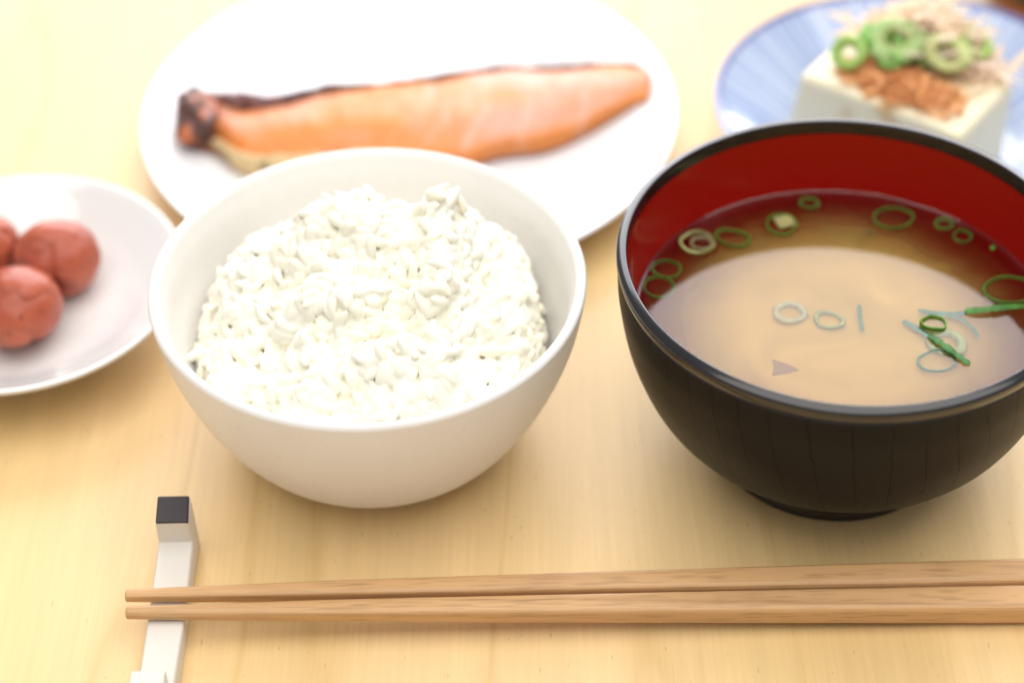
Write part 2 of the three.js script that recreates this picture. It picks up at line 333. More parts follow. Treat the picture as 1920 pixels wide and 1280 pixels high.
// a thin slice of a hollow stalk: outside green, inside paler; two walls when inner > 0
function ringGeo(r, wall, h, squash, seed, outer, inner, rim) {
  const prof = [[r - wall, -h / 2, inner], [r - wall * 0.85, h * 0.42, rim], [r - wall * 0.5, h / 2, rim], [r - wall * 0.12, h * 0.42, rim], [r, 0, outer], [r - wall * 0.12, -h * 0.42, outer], [r - wall * 0.5, -h / 2, rim], [r - wall, -h / 2, inner]];
  return gridGeo(40, prof.length - 1, (u, v) => {
    const a = u * 2 * Math.PI, p = prof[Math.round(v * (prof.length - 1))];
    const w = 1 + 0.10 * noise(Math.cos(a) * 1.3 + seed, Math.sin(a) * 1.3, seed) + 0.03 * noise(Math.cos(a) * 5 + seed, Math.sin(a) * 5, 2), k = 1 + 0.15 * noise(Math.cos(a) * 4 + seed, Math.sin(a) * 4, 5);
    const y = p[1] + 0.12 * r * noise(Math.cos(a) * 0.9 + seed, Math.sin(a) * 0.9, 9);
    return [p[0] * Math.cos(a) * w, y, p[0] * Math.sin(a) * w * squash, p[2][0] * k, p[2][1] * k, p[2][2] * k];
  });
}
const DARK = [0.055, 0.20, 0.022], MID = [0.16, 0.36, 0.05], PALE = [0.44, 0.48, 0.19], WHITE = [0.54, 0.51, 0.29], TEAL = [0.10, 0.26, 0.17];
function scallion(pos, r, wall, h, squash, turn, colors, label, group, tilt = [0, 0], extra) {
  const t = thing('scallion_ring', pos, label, 'scallion', group);
  t.rotation.set(tilt[0], turn, tilt[1], 'YXZ');
  const seed = 3 + used.get('scallion_ring') * 1.7;
  part('outer_layer', ringGeo(r, wall, h, squash, seed, ...colors), scallionMats.green, t);
  if (extra) { const [k, off, cols, ww] = extra; const m = part('inner_layer', ringGeo(r * k, ww ?? wall, h * 0.95, squash, seed + 5, ...cols), scallionMats.green, t); m.position.set(off[0] * r, -0.0001, off[1] * r); }
  return t;
}
{
  const Y = LEVEL - 0.0011, G = 'scallion rings floating in the miso soup';
  const thin = [DARK, MID, MID], pale = [PALE, WHITE, WHITE], mid = [MID, PALE, MID], teal = [TEAL, MID, TEAL];
  const S = (x, z, ...a) => scallion([x, Y, z], ...a);
  S(0.0537, -0.0262, 0.0056, 0.00109, 0.00175, 0.92, 0.3, [MID, PALE, PALE], 'double scallion ring by the left wall of the soup bowl, ring within ring', G, [0, 0], [0.62, [0.2, 0.1], [PALE, WHITE, WHITE], 0.0009]);
  S(0.0640, -0.0283, 0.0054, 0.00093, 0.00162, 0.72, -0.5, thin, 'oval bright green scallion ring touching the double ring on its right', G);
  S(0.0786, -0.0342, 0.0050, 0.00078, 0.00162, 1.0, 0.2, thin, 'thin green scallion ring around the pale square piece in the soup', G);
  S(0.0878, -0.0437, 0.0031, 0.00093, 0.00150, 0.9, 0, thin, 'small scallion ring against the far wall of the soup bowl', G);
  S(0.1113, -0.0363, 0.0060, 0.00078, 0.00162, 0.86, 0.1, thin, 'widest thin green scallion ring near the far wall of the soup bowl', G);
  S(0.1255, -0.0327, 0.0031, 0.00109, 0.00162, 0.85, 0.2, mid, 'small pale edged scallion ring near the right far wall of the soup bowl', G);
  S(0.1297, -0.0270, 0.0028, 0.00062, 0.00150, 1.1, 0, thin, 'small faint scallion ring just right of the pale edged one', G);
  S(0.0441, -0.0148, 0.0044, 0.00062, 0.00150, 0.9, -0.3, thin, 'faint scallion ring at the left wall of the soup bowl, upper of two', G);
  S(0.0415, -0.0070, 0.0046, 0.00062, 0.00150, 1.0, 0.2, thin, 'faint scallion ring at the left wall of the soup bowl, lower of two', G);
  S(0.1390, -0.0032, 0.0074, 0.00093, 0.00162, 0.8, 0.1, thin, 'large scallion ring by the right wall of the soup, cut by the frame', G);
  S(0.0769, 0.0048, 0.0049, 0.00217, 0.00162, 0.95, 0, pale, 'pale thick scallion ring in the middle of the soup', G).position.y -= 0.0006;
  S(0.0872, 0.0083, 0.0046, 0.00139, 0.00175, 0.78, -0.4, [MID, WHITE, PALE], 'flattened pale green scallion ring beside the pale thick ring', G).position.y -= 0.0004;
  { const o = S(0.1152, 0.0117, 0.0036, 0.00062, 0.00150, 0.85, -0.1, [DARK, DARK, MID], 'thin dark green scallion ring standing proud of the soup among the strips', G); o.position.y = LEVEL + 0.0002; }
  S(0.1178, 0.0185, 0.0056, 0.00279, 0.00175, 0.95, 0, [[0.3, 0.45, 0.2], WHITE, PALE], 'thick pale scallion ring under the crossing green strip in the soup', G);
  S(0.1138, 0.0262, 0.0056, 0.00078, 0.00150, 0.75, 0.2, teal, 'thin bluish green scallion loop nearest the front of the soup', G);

  // narrow strips cut from the green top
  const H = 'green scallion strips floating in the miso soup';
  const strip = (pts, w, dy, color, label) => {
    const c = new THREE.CatmullRomCurve3(pts.map(([x, z, y = 0]) => new THREE.Vector3(x - pts[0][0], y, z - pts[0][1])));
    const g = gridGeo(40, 8, (u, v) => {
      const p = c.getPoint(u), d = c.getTangent(u), a = v * 2 * Math.PI, end = Math.sqrt(Math.max(0.05, 1 - Math.pow(Math.abs(2 * u - 1), 9)));
      const k = 1 + 0.35 * noise(u * 14, pts[0][0] * 900, 1) + (v > 0.5 ? 0.2 : 0), ww = w * end * (1 + 0.34 * noise(u * 26, pts[0][0] * 1000));
      return [p.x - d.z * Math.cos(a) * ww, p.y + Math.sin(a) * w * 0.32 * end, p.z + d.x * Math.cos(a) * ww, color[0] * k, color[1] * k, color[2] * k];
    });
    const m = part('scallion_strip', g, scallionMats.green, scene);
    m.position.set(pts[0][0], LEVEL + dy, pts[0][1]);
    mark(m, label, 'scallion', H);
  };
  strip([[0.0962, 0.0025], [0.0957, 0.0080], [0.0957, 0.0141]], 0.0005, -0.0006, TEAL, 'short straight green strip alone in the middle of the soup');
  strip([[0.1072, 0.0095], [0.1105, 0.0128], [0.1148, 0.0175]], 0.0010, -0.0007, TEAL, 'broad pale strip running up left from the crossing dark strip');
  strip([[0.1130, 0.0165], [0.1150, 0.0192, 0.0004], [0.1180, 0.0235, 0.0005], [0.1222, 0.0287]], 0.0011, 0.0003, [0.05, 0.17, 0.04], 'dark green strip lying wet across the thick pale scallion ring');
  strip([[0.1120, 0.0052], [0.1170, 0.0068], [0.1255, 0.0070]], 0.0009, -0.0007, TEAL, 'broad bluish strip above the thin dark ring');
  strip([[0.1245, 0.0070], [0.1290, 0.0072, 0.0006], [0.1350, 0.0064, 0.0007], [0.1415, 0.0052]], 0.0013, 0.0004, [0.06, 0.20, 0.03], 'dark green bundle of strips at the right edge of the soup');
  strip([[0.1165, 0.0060], [0.1235, 0.0098], [0.1262, 0.0150], [0.1264, 0.0172]], 0.0005, -0.0007, TEAL, 'thin curved strip beside the thin dark ring');
  // pale slice and dark seaweed
  const sq = part('scallion_slice', (() => { const g = new RoundedBoxGeometry(0.0054, 0.0016, 0.0054, 3, 0.0006); return g; })(), phys({ color: lin(0.60, 0.58, 0.25), roughness: 0.5 }), scene);
  sq.position.set(0.0796, Y + 0.0002, -0.0352); sq.rotation.y = 0.3;
  mark(sq, 'pale yellow square slice inside the thin ring near the far wall of the soup', 'scallion');
  const dot = part('scallion_crumb', new THREE.IcosahedronGeometry(0.0008, 2), phys({ color: lin(0.07, 0.3, 0.03), roughness: 0.5 }), scene);
  dot.position.set(0.1372, LEVEL, -0.0206); mark(dot, 'tiny green scallion crumb at the right wall of the soup', 'scallion');
  const weed = (pts, y, color, label) => {
    const sh = new THREE.Shape(pts.map(([x, z]) => new THREE.Vector2(x - pts[0][0], -(z - pts[0][1]))));
    const g = new THREE.ExtrudeGeometry(sh, { depth: 0.0006, bevelEnabled: true, bevelSize: 0.0004, bevelThickness: 0.0003, bevelSegments: 2, curveSegments: 8 });
    g.rotateX(-Math.PI / 2);
    const m = part('seaweed_piece', g, phys({ color: lin(...color), roughness: 0.8, specularIntensity: 0.3 }), scene);
    m.position.set(pts[0][0], y, pts[0][1]); m.rotation.z = 0.04;
    mark(m, label, 'seaweed');
  };
  weed([[0.0700, 0.0232], [0.0705, 0.0262], [0.0698, 0.0292], [0.0735, 0.0286], [0.0764, 0.0276], [0.0735, 0.0252]], LEVEL - 0.00358, [0.36, 0.215, 0.115], 'dim brown seaweed corner just under the soup surface at the front left');
  weed([[0.0905, -0.0345], [0.1000, -0.0320], [0.1060, -0.0335], [0.1035, -0.0270], [0.0960, -0.0215], [0.0890, -0.0200], [0.0960, -0.0270]], LEVEL - 0.0060, [0.05, 0.03, 0.008], 'dark seaweed strip sunk in the soup in front of the widest scallion ring');
}

// ---------------------------------------------------------------- white plate and grilled salmon
const PLATE = [-0.0330, 0, -0.1387], PR = 0.0896;
const plateTop = curve1d([[0, 0.0050], [0.045, 0.0050], [0.056, 0.0058], [0.064, 0.0082], [0.076, 0.0119], [0.086, 0.0146], [0.0896, 0.0152]]);
{
  const mat = phys({ color: lin(0.84, 0.84, 0.85), roughness: 0.22, clearcoat: 0.5, clearcoatRoughness: 0.08 });
  const t = thing('fish_plate', PLATE, 'round white porcelain plate carrying the grilled salmon', 'plate');
  const prof = [[0.02, 0.0026], [0.040, 0.0024], [0.052, 0.0026], [0.060, 0.0050], [0.072, 0.0086], [0.084, 0.0122], [0.0885, 0.0138], [0.0896, 0.0147], [0.0892, 0.0155], [0.0875, 0.0152]];
  for (let r = 0.084; r > 0; r -= 0.006) prof.push([r, plateTop(r)]);
  prof.push([0, 0.005]);
  part('plate_body', lathe(spline([[0, 0.0026], ...prof], 160), 192), mat, t);
  part('foot_ring', lathe(spline([[0.049, 0.003], [0.0495, 0.0003], [0.0505, 0], [0.0525, 0], [0.0535, 0.0004], [0.054, 0.0036]], 20), 128), mat, t);
}
{
  // outline of the slice from above, in metres
  const far = curve1d([[-0.1105, -0.1385], [-0.1090, -0.1412], [-0.1065, -0.1430], [-0.0988, -0.1434], [-0.0807, -0.1403], [-0.0631, -0.1466], [-0.0363, -0.1514], [-0.0183, -0.1555], [-0.0038, -0.1593], [0.0145, -0.1580], [0.0328, -0.1597], [0.0455, -0.1592], [0.0482, -0.1575], [0.0494, -0.1525]]);
  const near = curve1d([[-0.1105, -0.1380], [-0.1085, -0.1290], [-0.1065, -0.1235], [-0.0965, -0.1218], [-0.0888, -0.1152], [-0.0782, -0.1135], [-0.0457, -0.1152], [-0.0127, -0.1173], [-0.0022, -0.1214], [0.0117, -0.1238], [0.0224, -0.1295], [0.0351, -0.1362], [0.0444, -0.1418], [0.0480, -0.1435], [0.0494, -0.1520]]);
  const X0 = -0.1102, X1 = 0.0493, TOP = 0.0182;
  const C0 = [-0.0309, -0.1334];
  const base = (x) => { const a = Math.abs(x - PLATE[0]); return 0.0056 + 0.0072 * smooth(a, 0.050, 0.082); };
  const t = thing('grilled_salmon', [C0[0], 0, C0[1]], 'grilled orange salmon fillet with a charred left end on the white plate', 'fish');
  const flesh = gridGeo(190, 64, (u, v) => {
    const uu = 0.5 - 0.5 * Math.cos(Math.PI * clamp(u, 0, 1)), x = lerp(X0, X1, lerp(u, uu, 0.6)), zf = far(x), zn = near(x), zc = (zf + zn) / 2, w = Math.max(0.0004, (zn - zf) / 2);
    const a = v * 2 * Math.PI, ca = Math.cos(a), sa = Math.sin(a);
    const sx = Math.sign(ca) * Math.pow(Math.abs(ca), 0.42), sy = Math.sign(sa) * Math.pow(Math.abs(sa), 0.34);
    const taper = smooth(Math.min(x - X0, X1 - x), -0.001, 0.012), s = sx;                     // -1 far .. 1 near
    const th = (TOP - base(x)) * (0.72 + 0.28 * taper) * (1 - 0.38 * smooth(s, 0.2, 1.0));
    // muscle blocks: gentle steps across the slice
    const seam = x + 0.012 * s + 0.004 * Math.sin(s * 3 + x * 60), cell = seam * 62, edge = Math.abs(cell - Math.round(cell));
    const n = fbm(x * 90, s * 2.2, 3, 4), fine = fbm(x * 420, s * 9, 6, 3);
    let y = base(x) + th * (0.5 + 0.5 * sy);
    if (sa > 0) y += 0.0011 * n + 0.0006 * fine - 0.0005 * Math.exp(-edge * edge * 220) + 0.0010 * (1 - s * s) ;
    // colour: cooked orange, paler where the protein has whitened, toasted along the edges
    let r = 0.76, g = 0.255, b = 0.058;
    const pale = clamp(0.30 + 1.1 * fbm(x * 55 + 8, s * 1.6, 12, 3) + 0.45 * Math.exp(-Math.pow((x + 0.002) / 0.030, 2)) - 0.55 * Math.pow(Math.abs(s), 5), 0, 1);
    r = lerp(r, 0.80, pale); g = lerp(g, 0.385, pale); b = lerp(b, 0.275, pale);
    const white = clamp(Math.exp(-edge * edge * 160) * (0.5 + fbm(x * 130, s * 4, 5, 2)) * smooth(x, -0.05, -0.01) * (1 - smooth(x, 0.022, 0.035)), 0, 0.85);
    r = lerp(r, 0.80, white); g = lerp(g, 0.52, white); b = lerp(b, 0.42, white);
    const toast = smooth(Math.abs(s) + 0.12 * n, 0.72, 1.0) * (sa > -0.3 ? 1 : 0.7);
    r = lerp(r, 0.60, toast * 0.6); g = lerp(g, 0.20, toast * 0.6); b = lerp(b, 0.045, toast * 0.6);
    const tip = smooth(x, 0.0462, 0.0488) * (0.5 + 0.5 * n + 0.3);
    r = lerp(r, 0.16, tip * 0.8); g = lerp(g, 0.06, tip * 0.8); b = lerp(b, 0.03, tip * 0.8);
    const char = (1 - smooth(x + 0.004 * n, -0.101, -0.088)) * 0.85;
    r = lerp(r, 0.20, char); g = lerp(g, 0.055, char); b = lerp(b, 0.02, char);
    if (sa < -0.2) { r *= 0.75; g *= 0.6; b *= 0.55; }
    return [x - C0[0], y, zc + w * sx - C0[1], r, g, b];
  }, true);
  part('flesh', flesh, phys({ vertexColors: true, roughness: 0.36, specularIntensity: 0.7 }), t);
  // charred skin along the far edge, curling up over the left third
  const skin = gridGeo(170, 18, (u, v) => {
    const x = lerp(-0.1065, 0.0478, u), zf = far(x), a = v * 2 * Math.PI;
    const left = 1 - smooth(x, -0.085, -0.035), thick = 0.0010 + 0.0030 * left + 0.0006 * smooth(x, 0.035, 0.048), n = fbm(x * 260, a, 3, 4), e = Math.sqrt(Math.max(0.02, 1 - Math.pow(2 * u - 1, 20)));
    const cx = zf + 0.0008 + 0.0016 * left, cy = TOP - 0.0034 + 0.0010 * left;
    const y = cy + Math.sin(a) * (0.0040 + 0.0022 * left + 0.0010 * n) * e, z = cx + Math.cos(a) * thick * (1 + 0.5 * n) * e;
    const k = clamp(0.5 + 1.3 * fbm(x * 300 + 5, Math.cos(a) * 2, Math.sin(a) * 3, 3), 0, 1), l = left;
    return [x - C0[0], y, z - C0[1], lerp(0.045, 0.27, k * (0.5 + 0.5 * l)), lerp(0.022, 0.11, k * (0.6 + 0.4 * l)), lerp(0.02, 0.10, k * l)];
  }, true);
  part('skin', skin, phys({ vertexColors: true, roughness: 0.42, specularIntensity: 0.8 }), t);
  // the blackened knob at the left end
  const knob = new THREE.IcosahedronGeometry(1, 24), kp = knob.attributes.position, kc = [];
  for (let i = 0; i < kp.count; i++) {
    let x = kp.getX(i), y = kp.getY(i), z = kp.getZ(i);
    const n = fbm(x * 1.6 + 4, y * 1.6, z * 1.6, 4), m = noise(x * 2.2 + 9, y * 2.2, z * 2.2);
    const k = 1 + 0.35 * n;
    kp.setXYZ(i, x * 0.0078 * k + 0.0012 * z, y * 0.0074 * k, z * 0.0125 * k);
    const hot = smooth(m, -0.25, 0.35), gl = smooth(fbm(x * 5, y * 5, z * 5 + 3, 3), 0.1, 0.4);
    kc.push(lerp(0.075, 0.46, hot) + 0.08 * gl, lerp(0.026, 0.115, hot) + 0.05 * gl, lerp(0.02, 0.025, hot) + 0.05 * gl);
  }
  knob.setAttribute('color', new THREE.Float32BufferAttribute(kc, 3)); knob.computeVertexNormals();
  const kn = part('charred_end', knob, phys({ vertexColors: true, roughness: 0.35 }), t);
  kn.position.set(-0.1035 - C0[0], 0.0175, -0.1318 - C0[1]);
  // the pale belly edge, dotted with burnt spots
  const belly = gridGeo(120, 16, (u, v) => {
    const x = lerp(-0.0985, -0.036, u), zn = near(x), a = v * 2 * Math.PI, n = fbm(x * 240, a * 0.8, 7, 4), e = Math.sqrt(Math.max(0.02, 1 - Math.pow(2 * u - 1, 6)));
    const y = base(x) + 0.0048 + Math.sin(a) * (0.0042 + 0.0016 * n) * e, z = zn - 0.0008 + Math.cos(a) * (0.0026 + 0.0012 * n) * e;
    const burn = smooth(fbm(x * 150 + 3, Math.sin(a) * 1.5, Math.cos(a) * 1.5, 3), 0.18, 0.42);
    return [x - C0[0], y, z - C0[1], lerp(0.66, 0.07, burn), lerp(0.48, 0.035, burn), lerp(0.24, 0.02, burn)];
  }, true);
  part('belly_edge', belly, phys({ vertexColors: true, roughness: 0.5 }), t);
}

// ---------------------------------------------------------------- pickled plums on their plate
const UME = [-0.1499, 0, -0.0456];
{
  const mat = phys({ color: lin(0.77, 0.76, 0.735), roughness: 0.16, clearcoat: 0.8, clearcoatRoughness: 0.04 });
  const t = thing('plum_plate', UME, 'small greyish white glazed plate holding red pickled plums', 'plate');
  const body = spline([[0, 0.004], [0.02, 0.0038], [0.028, 0.004], [0.036, 0.0078], [0.044, 0.0138], [0.0490, 0.0182], [0.0508, 0.0200], [0.0513, 0.0208], [0.0511, 0.0215], [0.0503, 0.0216], [0.0490, 0.0209], [0.044, 0.0172], [0.037, 0.0125], [0.030, 0.0092], [0.022, 0.0075], [0.012, 0.007], [0, 0.0068]], 120);
  part('plate_body', lathe(body, 160), mat, t);
  part('foot_ring', lathe(spline([[0.0225, 0.0045], [0.023, 0.0004], [0.024, 0], [0.026, 0], [0.0268, 0.0004], [0.0272, 0.0045]], 20), 96), mat, t);
  const mp = phys({ vertexColors: true, roughness: 0.42, specularIntensity: 0.6, clearcoat: 0.25, clearcoatRoughness: 0.22 });
  const plum = (pos, r, seed, turn, dent, label) => {
    const g = new THREE.IcosahedronGeometry(1, 40), p = g.attributes.position, c = [], d = new THREE.Vector3(...dent).normalize(), v = new THREE.Vector3();
    for (let i = 0; i < p.count; i++) {
      v.fromBufferAttribute(p, i);
      const n = fbm(v.x * 1.1 + seed, v.y * 1.1, v.z * 1.1, 2), wr = Math.pow(1 - Math.abs(noise(v.x * 1.7 + seed, v.y * 2.2, v.z * 1.7)), 9), f = fbm(v.x * 9 + seed, v.y * 9, v.z * 9, 3);
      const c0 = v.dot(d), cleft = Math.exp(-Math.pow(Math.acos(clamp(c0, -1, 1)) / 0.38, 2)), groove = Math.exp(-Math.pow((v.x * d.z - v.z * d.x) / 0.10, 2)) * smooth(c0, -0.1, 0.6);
      const k = 1.03 + 0.15 * n + 0.022 * noise(v.x * 3 + seed, v.y * 3, v.z * 3) - 0.03 * wr + 0.005 * f - 0.28 * cleft - 0.07 * groove;
      p.setXYZ(i, v.x * r * k * 1.06, v.y * r * k * 0.92, v.z * r * k);
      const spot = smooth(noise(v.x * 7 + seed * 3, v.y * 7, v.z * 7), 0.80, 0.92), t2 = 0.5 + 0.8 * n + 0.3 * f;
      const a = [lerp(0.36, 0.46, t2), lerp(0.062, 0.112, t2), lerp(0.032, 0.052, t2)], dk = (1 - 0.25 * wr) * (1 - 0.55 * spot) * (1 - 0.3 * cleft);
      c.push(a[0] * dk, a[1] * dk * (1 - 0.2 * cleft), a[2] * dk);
    }
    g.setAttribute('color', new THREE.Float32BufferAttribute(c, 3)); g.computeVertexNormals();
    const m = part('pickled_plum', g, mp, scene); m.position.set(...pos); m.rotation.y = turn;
    mark(m, label, 'plum');
  };
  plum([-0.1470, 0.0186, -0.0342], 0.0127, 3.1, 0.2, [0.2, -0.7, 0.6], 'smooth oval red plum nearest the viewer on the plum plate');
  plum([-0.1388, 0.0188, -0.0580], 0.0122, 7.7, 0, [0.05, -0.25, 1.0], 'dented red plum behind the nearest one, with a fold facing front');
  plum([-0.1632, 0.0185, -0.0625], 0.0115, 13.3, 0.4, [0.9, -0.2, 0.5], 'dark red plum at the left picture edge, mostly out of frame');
}

// ---------------------------------------------------------------- blue dish and cold tofu
const DISH = [0.1319, 0, -0.1194];
{
  const t = thing('blue_dish', DISH, 'pale blue dish with radiating brush stripes holding the tofu', 'dish');
  const rand = rng(11), N = 2048, stripes = [];
  let u0 = 0; while (u0 < 1) { const w = (0.0011 + 0.0062 * rand() * rand()); stripes.push([u0, Math.min(1, u0 + w), rand(), rand()]); u0 += w; }
  const tone = new Float32Array(N), tone2 = new Float32Array(N);
  for (const [a, b, k, k2] of stripes) for (let i = Math.floor(a * N); i < Math.floor(b * N); i++) { tone[i] = k; tone2[i] = k2; }
  const map = dataTexture(N, 256, (u, v) => {
    const i = Math.floor(u * N) % N, s = 0.2 + 0.65 * (v < 0.42 ? tone2[i] : tone[i]) + 0.12 * fbm(u * 300, v * 5, 2, 2);
    const rim = smooth(v, 0.955, 0.975), well = 1 - smooth(v, 0.40, 0.44);
    let r = lerp(206, 122, s), g = lerp(213, 144, s), b = lerp(226, 190, s);
    r = lerp(r, r * 0.86, well); g = lerp(g, g * 0.9, well); b = lerp(b, b * 0.98, well);
    r = lerp(r, 92, rim); g = lerp(g, 96, rim); b = lerp(b, 150, rim);
    return [r, g, b];
  });
  map.wrapS = THREE.RepeatWrapping; map.wrapT = THREE.ClampToEdgeWrapping;
  const mat = phys({ map, roughness: 0.2, clearcoat: 0.6, clearcoatRoughness: 0.06 });
  const under = phys({ color: lin(0.52, 0.58, 0.72), roughness: 0.25, clearcoat: 0.4 });
  const top = spline([[0, 0.0080], [0.02, 0.0081], [0.030, 0.0086], [0.0345, 0.0105], [0.040, 0.0142], [0.050, 0.0205], [0.0600, 0.0262], [0.0632, 0.0281], [0.0645, 0.0285]], 100);
  const g = lathe(top, 200), uv = g.attributes.uv;
  for (let i = 0; i < uv.count; i++) { const r = Math.hypot(g.attributes.position.getX(i), g.attributes.position.getZ(i)); uv.setY(i, r / 0.0646); }
  part('glazed_face', g, mat, t);
  part('underside', lathe(spline([[0.0645, 0.0285], [0.0649, 0.0279], [0.0641, 0.0270], [0.052, 0.0185], [0.040, 0.0110], [0.033, 0.0062], [0.027, 0.0052], [0.0255, 0.0045], [0.025, 0.0005], [0.0235, 0], [0.022, 0.0006], [0.0215, 0.005], [0, 0.0055]], 80), 160), under, t);
}
const TOFU = [0.1279, 0, -0.1148], TY0 = 0.0084, TY1 = 0.0415;
const TANG = -Math.atan2(0.0323, 0.0435);                        // long side runs from back left to front right
{
  const g = new RoundedBoxGeometry(0.0545, TY1 - TY0, 0.0345, 12, 0.0028);
  const dense = (() => {                                          // a finer rounded block so the stain and the dents have vertices
    const b = new THREE.BoxGeometry(1, 1, 1, 80, 44, 56), p = b.attributes.position, hx = 0.0285, hy = (TY1 - TY0) / 2, hz = 0.0194, r = 0.0026, v = new THREE.Vector3(), q = new THREE.Vector3();
    for (let i = 0; i < p.count; i++) {
      v.set(p.getX(i) * 2 * hx, p.getY(i) * 2 * hy, p.getZ(i) * 2 * hz);
      q.set(clamp(v.x, -hx + r, hx - r), clamp(v.y, -hy + r, hy - r), clamp(v.z, -hz + r, hz - r));
      v.sub(q); if (v.length() > 1e-9) v.setLength(r); v.add(q);
      p.setXYZ(i, v.x, v.y, v.z);
    }
    return b;
  })();
  g.dispose();
  const p = dense.attributes.position, c = [], hy = (TY1 - TY0) / 2;
  for (let i = 0; i < p.count; i++) {
    let x = p.getX(i), y = p.getY(i), z = p.getZ(i);
    const up = clamp((y + hy) / (2 * hy), 0, 1), n = fbm(x * 90 + 3, y * 90, z * 90, 3);
    const flare = 1 + 0.18 * Math.pow(1 - up, 1.15) + 0.01 * n;
    p.setXYZ(i, x * (x < 0 ? flare : 1 + 0.01 * n), y + 0.0006 * n - 0.001 * smooth(x, 0.012, 0.027) * up, z * (1 + 0.05 * Math.pow(1 - up, 2)) + 0.0003 * n);
    // soy sauce soaked into the top and run over the front edge
    const d = Math.hypot((x - 0.001) / 0.019, (z - 0.001) / 0.0155), run = Math.exp(-Math.pow((x - 0.001 - 0.004 * noise(y * 200, 3)) / 0.0035, 2)) * smooth(z, 0.012, 0.017) * smooth(up, 0.62, 0.95) + 0.5 * Math.exp(-Math.pow((x + 0.010) / 0.0022, 2)) * smooth(z, 0.012, 0.017) * smooth(up, 0.45, 0.6) * (1 - smooth(up, 0.75, 0.9));
    const s = clamp((1 - smooth(d + 0.35 * n, 0.55, 1.05)) * smooth(up, 0.9, 0.98) + 0.75 * run, 0, 1);
    c.push(lerp(0.86, 0.58, s), lerp(0.80, 0.31, s), lerp(0.58, 0.085, s));
  }
  dense.setAttribute('color', new THREE.Float32BufferAttribute(c, 3)); dense.computeVertexNormals();
  const t = part('tofu_block', dense, phys({ vertexColors: true, roughness: 0.45, specularIntensity: 0.5 }), scene);
  t.position.set(TOFU[0], (TY0 + TY1) / 2, TOFU[2]); t.rotation.y = TANG;
  mark(t, 'block of white silken tofu stained with soy sauce on the blue dish', 'tofu');

  // bonito shavings: thin curled flakes
  const flakes = (n, seed, spread, color, size) => {
    const rand = rng(seed), list = [], cols = [];
    for (let k = 0; k < n; k++) {
      const w = size * (0.12 + 0.34 * rand()), l = size * (1.1 + 1.9 * rand()), cu = (rand() - 0.5) * 4.5, tw = (rand() - 0.5) * 2, s0 = rand() * 99;
      const f = gridGeo(6, 10, (u, v) => {
        const a = (v - 0.5) * cu, R = Math.abs(cu) > 0.2 ? l / cu : 1e3, y = Math.abs(cu) > 0.2 ? R * (1 - Math.cos(a)) : 0, z = Math.abs(cu) > 0.2 ? R * Math.sin(a) : (v - 0.5) * l;
        const ww = w * (1 + 0.35 * noise(v * 5 + s0, 1)) * Math.sqrt(Math.max(0.1, 1 - Math.pow(2 * v - 1, 4))), x = (u - 0.5) * ww, c1 = Math.cos(tw * (v - 0.5)), s1 = Math.sin(tw * (v - 0.5));
        const k2 = 1 + 0.25 * noise(u * 3 + s0, v * 4);
        return [x * c1, y + x * s1 + 0.0004 * noise(u * 4 + s0, v * 6), z, color[0] * k2, color[1] * k2, color[2] * k2];
      });
      const m = new THREE.Matrix4().compose(new THREE.Vector3(...spread(rand)), new THREE.Quaternion().setFromEuler(new THREE.Euler((rand() - 0.5) * 2.4, rand() * 6.3, (rand() - 0.5) * 2.4)), new THREE.Vector3(1, 1, 1));
      list.push(f.applyMatrix4(m));
    }
    return mergeGeometries(list);
  };
  const ca = Math.cos(TANG), sa = Math.sin(TANG), W = (x, z) => [TOFU[0] + x * ca + z * sa, TOFU[2] - x * sa + z * ca];
  const gauss = (r) => (r() + r() + r() - 1.5) * 1.15;
  const dry = part('bonito_flakes', flakes(620, 21, (r) => { const x = -0.002 + gauss(r) * 0.0185, z = -0.0145 + gauss(r) * 0.0075, [X, Z] = W(x, z); return [X - TOFU[0], TY1 + 0.0005 + r() * 0.0150 * Math.exp(-Math.pow(x / 0.018, 2)), Z - TOFU[2]]; }, [0.98, 0.83, 0.67], 0.0066), phys({ vertexColors: true, roughness: 0.9, transmission: 0.4, thickness: 0, side: THREE.DoubleSide }), scene);
  dry.position.set(TOFU[0], 0, TOFU[2]);
  mark(dry, 'pale pink dry bonito shavings piled behind the scallions on the tofu', 'bonito flakes', null, 'stuff');
  const wet = part('bonito_flakes', flakes(620, 22, (r) => { const [X, Z] = W(0.001 + gauss(r) * 0.0145, 0.0085 + gauss(r) * 0.0060); return [X - TOFU[0], TY1 - 0.0005 + r() * 0.0035, Z - TOFU[2]]; }, [0.88, 0.48, 0.20], 0.0040), phys({ vertexColors: true, roughness: 0.6, transmission: 0.25, thickness: 0, side: THREE.DoubleSide }), scene);
  wet.position.set(TOFU[0], 0, TOFU[2]);
  mark(wet, 'brown soy soaked bonito shavings on the front of the tofu', 'bonito flakes', null, 'stuff');

  // scallion slices on top
  const G = 'scallion slices on the tofu', C1 = [[0.16, 0.40, 0.05], [0.46, 0.62, 0.20], [0.36, 0.55, 0.14]], C2 = [[0.12, 0.34, 0.06], [0.25, 0.47, 0.12], [0.22, 0.44, 0.10]], C3 = [[0.30, 0.42, 0.10], [0.62, 0.66, 0.30], [0.56, 0.62, 0.26]];
  const S = (x, z, y, ...a) => { if (a.length < 9) a.push([0.46, [0.08, 0.05], C3, a[0] * 0.26]); return scallion([x, y, z], ...a); };
  const Y = TY1 + 0.0060;
  S(0.1090, -0.1175, Y + 0.001, 0.0060, 0.00372, 0.00340, 0.9, 0.2, C1, 'leftmost bright green scallion slice on the tofu', G, [0.75, 0.35]);
  S(0.1172, -0.1225, Y + 0.003, 0.0062, 0.00384, 0.00340, 0.8, 0.5, C2, 'green scallion slice leaning just left of the big tuft on the tofu', G, [0.4, -0.2]);
